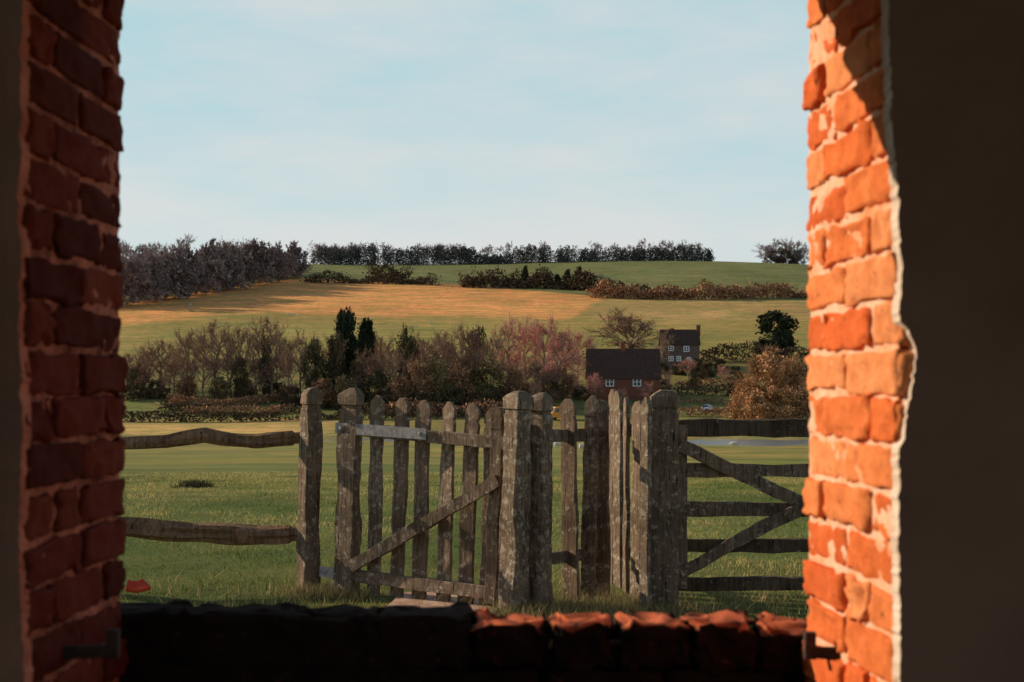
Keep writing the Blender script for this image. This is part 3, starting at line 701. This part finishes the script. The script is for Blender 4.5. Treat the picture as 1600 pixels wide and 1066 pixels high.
# ---------------------------------------------------------------- cottages
def house(name,label,px0,px1,D,depth,eave,ridge,mw,wins,chims,yaw=0,doorx=None):
    xc=X((px0+px1)/2,D); w=(px1-px0)/F*D; zb=H(xc,D)-1
    G=thing(name,label,'house',(xc,D,zb),(0,0,math.radians(yaw)))
    ze=Z(eave,D)-zb; zr=Z(ridge,D)-zb; hw=w/2-.3; d2=depth/2
    V=[(-hw,-d2,0),(hw,-d2,0),(hw,d2,0),(-hw,d2,0),(-hw,-d2,ze),(hw,-d2,ze),(hw,d2,ze),(-hw,d2,ze),(-hw,0,zr-.25),(hw,0,zr-.25)]
    ob('wall',mesh('wall',V,[(0,1,5,4),(2,3,7,6),(1,2,6,9,5),(3,0,4,8,7)],mw),G)
    e=.35; Wd=w/2; sl=(zr-ze)/d2; y1=d2+e; z1=ze-e*sl
    V=[];t=.18
    for x in (-Wd,Wd): V+=[(x,-y1,z1),(x,0,zr),(x,y1,z1),(x,y1,z1+t),(x,0,zr+t),(x,-y1,z1+t)]
    Fc=[(5,4,10,11),(4,3,9,10),(0,6,7,1),(1,7,8,2),(0,1,4,5),(1,2,3,4),(6,11,10,7),(7,10,9,8),(0,5,11,6),(2,8,9,3)]
    R=ob('roof',mesh('roof',V,Fc,M_roof),G)
    for (cx,ct) in chims:
        x=X(cx,D)-xc; zt=Z(ct,D)-zb; mb=MB(); cw=.55
        mb.add(*box(x-cw,x+cw,-.4,.4,zr-1.6,zt-.5)); mb.add(*box(x-cw-.08,x+cw+.08,-.48,.48,zt-.5,zt-.3))
        for q in (-.28,.28):
            V,Fc=loft([(zt-.3,x+q,0,.13,.13),(zt,x+q,0,.11,.11)],0,0,.5); mb.add(V,Fc)
        ob('chimney',mb.mesh('chimney',M_hbrick),R)
    for (wx,wy,ww,wh) in wins:
        x=X(wx,D)-xc; z=Z(wy,D)-zb; a=ww/F*D/2; b=wh/F*D/2; y=-d2
        P_=ob('window',mesh('window',*box(-a*.9,a*.9,-.02,.06,-b*.9,b*.9),M_glass),G,(x,y-.02,z))
        mb=MB(); f=.22
        for bb in ((-a,a,-.10,-.03,b-f,b),(-a,a,-.10,-.03,-b,-b+f),(-a,-a+f,-.10,-.03,-b+f,b-f),(a-f,a,-.10,-.03,-b+f,b-f),(-.10,.10,-.10,-.03,-b+f,b-f),(-a+f,-.10,-.09,-.03,-.06,.06),(.10,a-f,-.09,-.03,-.06,.06)): mb.add(*box(*bb))
        ob('frame',mb.mesh('frame',M_white),P_)
    if doorx:
        x=X(doorx,D)-xc; zz=H(xc,D-d2)-zb
        ob('door',mesh('door',*box(-.5,.5,-.06,.02,0,2.1),M_woodD),G,(x,-d2,zz))
    return G
house('cottage','low red brick cottage with long dark tiled roof and white windows',916,1031,348,8,589,546,M_hbrick,[(951,597,13,14),(993,597,13,14)],[(973,533)],0,doorx=973)
house('tall_cottage','tall dark flint and brick cottage with white sash windows',1031,1092,402,7.5,538,516,M_hflint,[(1046,545,9,8),(1070,546,9,9),(1046,561,8,8),(1058,561,7,8),(1074,562,7,7)],[(1091,507),(1050,512)],0,doorx=1066)

# ---------------------------------------------------------------- vehicles
def wheel():
    bm=bmesh.new(); bmesh.ops.create_cone(bm,cap_ends=True,segments=20,radius1=.33,radius2=.33,depth=.2); bmesh.ops.bevel(bm,geom=bm.edges[:],offset=.03,segments=1,affect='EDGES')
    bmesh.ops.rotate(bm,verts=bm.verts,cent=(0,0,0),matrix=Matrix.Rotation(math.pi/2,3,'X')); me=bpy.data.meshes.new('wheel'); bm.to_mesh(me); bm.free(); me.materials.append(M_rubber); return me
WH=wheel()
def prof(name,pts,hw,m,top=.85,bev=.06):
    zmax=max(p[1] for p in pts); zmin=min(p[1] for p in pts); bm=bmesh.new(); L=[]
    for s in (-1,1):
        L.append([bm.verts.new((x,s*hw*(1 if z<zmin+(zmax-zmin)*.5 else top),z)) for x,z in pts])
    n=len(pts); bm.faces.new(L[0]); bm.faces.new(L[1][::-1])
    for i in range(n): bm.faces.new((L[0][i],L[1][i],L[1][(i+1)%n],L[0][(i+1)%n])[::-1])
    bmesh.ops.recalc_face_normals(bm,faces=bm.faces); bmesh.ops.bevel(bm,geom=bm.edges[:],offset=bev,segments=2,affect='EDGES'); me=bpy.data.meshes.new(name); bm.to_mesh(me); bm.free(); me.materials.append(m); return me
def car(px,D,yaw,m,label,van=False):
    x=X(px,D); G=thing('parked_van' if van else 'parked_car',label,'van' if van else 'car',(x,D,H(x,D)),(0,0,math.radians(yaw)))
    if van:
        ob('body',prof('body',[(-2.4,.35),(2.3,.35),(2.4,.9),(1.9,1.15),(1.35,2.0),(1.1,2.1),(-2.4,2.15)],.95,m,.92),G)
        ob('windscreen',prof('windscreen',[(1.42,1.95),(1.38,1.3),(1.86,1.22)],.82,M_glass,.9,.02),G)
        ob('side_window',prof('side_window',[(.55,1.25),(1.45,1.25),(1.15,1.85),(.55,1.85)],.955,M_glass,.96,.02),G)
    else:
        ob('body',prof('body',[(-2.0,.32),(2.0,.32),(2.05,.7),(1.0,.92),(-1.7,.95),(-2.05,.8)],.87,m,.97),G)
        ob('cabin',prof('cabin',[(-1.75,.92),(1.05,.9),(.35,1.42),(-1.2,1.45)],.78,m,.82),G)
        ob('windscreen',prof('windscreen',[(.97,.96),(1.06,.96),(.42,1.38),(.36,1.38)],.70,M_glass,.85,.01),G)
        ob('side_window',prof('side_window',[(-1.4,.98),(.75,.98),(.28,1.36),(-1.1,1.36)],.79,M_glass,.84,.01),G)
    for wx in (-1.4,1.35):
        for s in (-1,1): ob('wheel',WH,G,(wx,s*.82,.33))
    for s in (-1,1): ob('headlight',mesh('headlight',*box(-.03,.03,-.16,.16,-.08,.08),M_white),G,(2.04 if not van else 2.38,s*.62,.66))
    return G
car(1104,327,-120,M_carwhite,'pale silver blue car parked by the hedge')
vn=car(874,310,-150,M_yellow,'yellow van parked in front of the cottage',True); vn.scale=(1.3,1.3,1.35)

# ---------------------------------------------------------------- sheep
def sheep_mesh():
    pts=[((-.45,0,.62),.24),((-.15,0,.62),.30),((.2,0,.63),.29),((.45,0,.64),.22),((.62,0,.62),.11),((.78,0,.50),.085),((.90,0,.38),.05),((-.6,0,.6),.05),((-.62,0,.42),.03)]
    edges=[(0,1),(1,2),(2,3),(3,4),(4,5),(5,6),(0,7),(7,8)]
    def add(p,r): pts.append((p,r)); return len(pts)-1
    for s in (-1,1):
        a=add((-.46,s*.13,.42),.085);b=add((-.55,s*.14,.26),.04);c=add((-.50,s*.14,0),.03); edges+= [(0,a),(a,b),(b,c)]
        a=add((.36,s*.12,.40),.07);b=add((.37,s*.13,.22),.035);c=add((.37,s*.13,0),.03); edges+= [(3,a),(a,b),(b,c)]
        a=add((.74,s*.13,.53),.025); edges.append((5,a))
    me=bpy.data.meshes.new('s'); me.from_pydata([p for p,r in pts],edges,[]); o=bpy.data.objects.new('s',me); COL.objects.link(o)
    o.modifiers.new('a','SKIN'); 
    for v,(p,r) in zip(me.skin_vertices[0].data,pts): v.radius=(r,r)
    me.skin_vertices[0].data[1].use_root=True
    s=o.modifiers.new('b','SUBSURF'); s.levels=1
    dg=bpy.context.evaluated_depsgraph_get(); m=bpy.data.meshes.new_from_object(o.evaluated_get(dg)); bpy.data.objects.remove(o); m.name='sheep'; m.materials.clear(); m.materials.append(M_wool); return m
SM=sheep_mesh()
for (px,D,yaw) in [(1147,206,170),(872,190,20),(912,170,0),(297,600,0),(465,548,160),(673,520,10),(451,552,30)]:
    x=X(px,D); ob('sheep',SM,None,(x,D,H(x,D)),(0,0,math.radians(yaw)),label='woolly cream sheep grazing on open pasture',category='sheep',group='sheep grazing in the fields')

# ---------------------------------------------------------------- light, sky, camera
AZ=math.radians(65); EL=math.radians(21)
sd=Vector((-math.sin(AZ)*math.cos(EL),math.cos(AZ)*math.cos(EL),math.sin(EL)))
sl=bpy.data.lights.new('sun','SUN'); sl.energy=5; sl.angle=math.radians(.5); sl.color=(1,.80,.58)
so=bpy.data.objects.new('sun',sl); COL.objects.link(so); so.rotation_euler=sd.to_track_quat('Z','Y').to_euler(); so.location=(0,0,50)
w=bpy.data.worlds.new('World'); S.world=w; w.use_nodes=True; nt=w.node_tree; nt.nodes.clear()
out=nt.nodes.new('ShaderNodeOutputWorld'); bg=nt.nodes.new('ShaderNodeBackground'); sky=nt.nodes.new('ShaderNodeTexSky')
sky.sky_type='NISHITA'; sky.sun_disc=False; sky.sun_elevation=EL; sky.sun_rotation=-AZ; sky.air_density=1.0; sky.dust_density=1.0; sky.ozone_density=1.0
tc=nt.nodes.new('ShaderNodeTexCoord')
mp=nt.nodes.new('ShaderNodeMapping'); mp.inputs['Scale'].default_value=(2.2,1.2,9); mp.inputs['Rotation'].default_value=(0,math.radians(-38),0); mp.inputs['Location'].default_value=(.3,0,.35)
nt.links.new(tc.outputs['Generated'],mp.inputs[0])
cn=noise(nt,mp.outputs[0],1.3,9,.60,.36,.60)
sx=nt.nodes.new('ShaderNodeSeparateXYZ'); nt.links.new(tc.outputs['Generated'],sx.inputs[0])
def mr(inp,a,b,c_,d_):
    m_=nt.nodes.new('ShaderNodeMapRange'); m_.interpolation_type='SMOOTHSTEP'
    nt.links.new(inp,m_.inputs[0]); m_.inputs[1].default_value=a; m_.inputs[2].default_value=b; m_.inputs[3].default_value=c_; m_.inputs[4].default_value=d_
    return m_.outputs[0]
fz=mr(sx.outputs[2],.26,.66,1.0,.0); fy=mr(sx.outputs[1],-.3,.6,.5,1.0)
mu=nt.nodes.new('ShaderNodeMath'); mu.operation='MULTIPLY'; nt.links.new(fz,mu.inputs[0]); nt.links.new(fy,mu.inputs[1])
hz=mix(nt,(4.9,6.0,6.15),(3.4,5.5,6.0),mr(sx.outputs[2],.05,.26,.0,1.0))
hz=mix(nt,hz,(6.6,6.15,6.0),mix(nt,(0,0,0),cn,.6))
hz=mix(nt,hz,sky.outputs[0],.06)
c=mix(nt,sky.outputs[0],hz,mu.outputs[0])
nt.links.new(c,bg.inputs[0]); bg.inputs[1].default_value=.12; nt.links.new(bg.outputs[0],out.inputs[0])
cam=bpy.data.cameras.new('camera'); co=bpy.data.objects.new('camera',cam); COL.objects.link(co)
co.location=(0,0,EYE); co.rotation_euler=(math.radians(90),0,0); cam.lens=F/1600*36; cam.sensor_width=36; cam.shift_y=67/1600
cam.clip_end=8000; cam.clip_start=.05; cam.dof.use_dof=True; cam.dof.focus_distance=15; cam.dof.aperture_fstop=7.0
S.camera=co
S.view_settings.view_transform='Standard'
try: S.view_settings.look='None'
except: pass
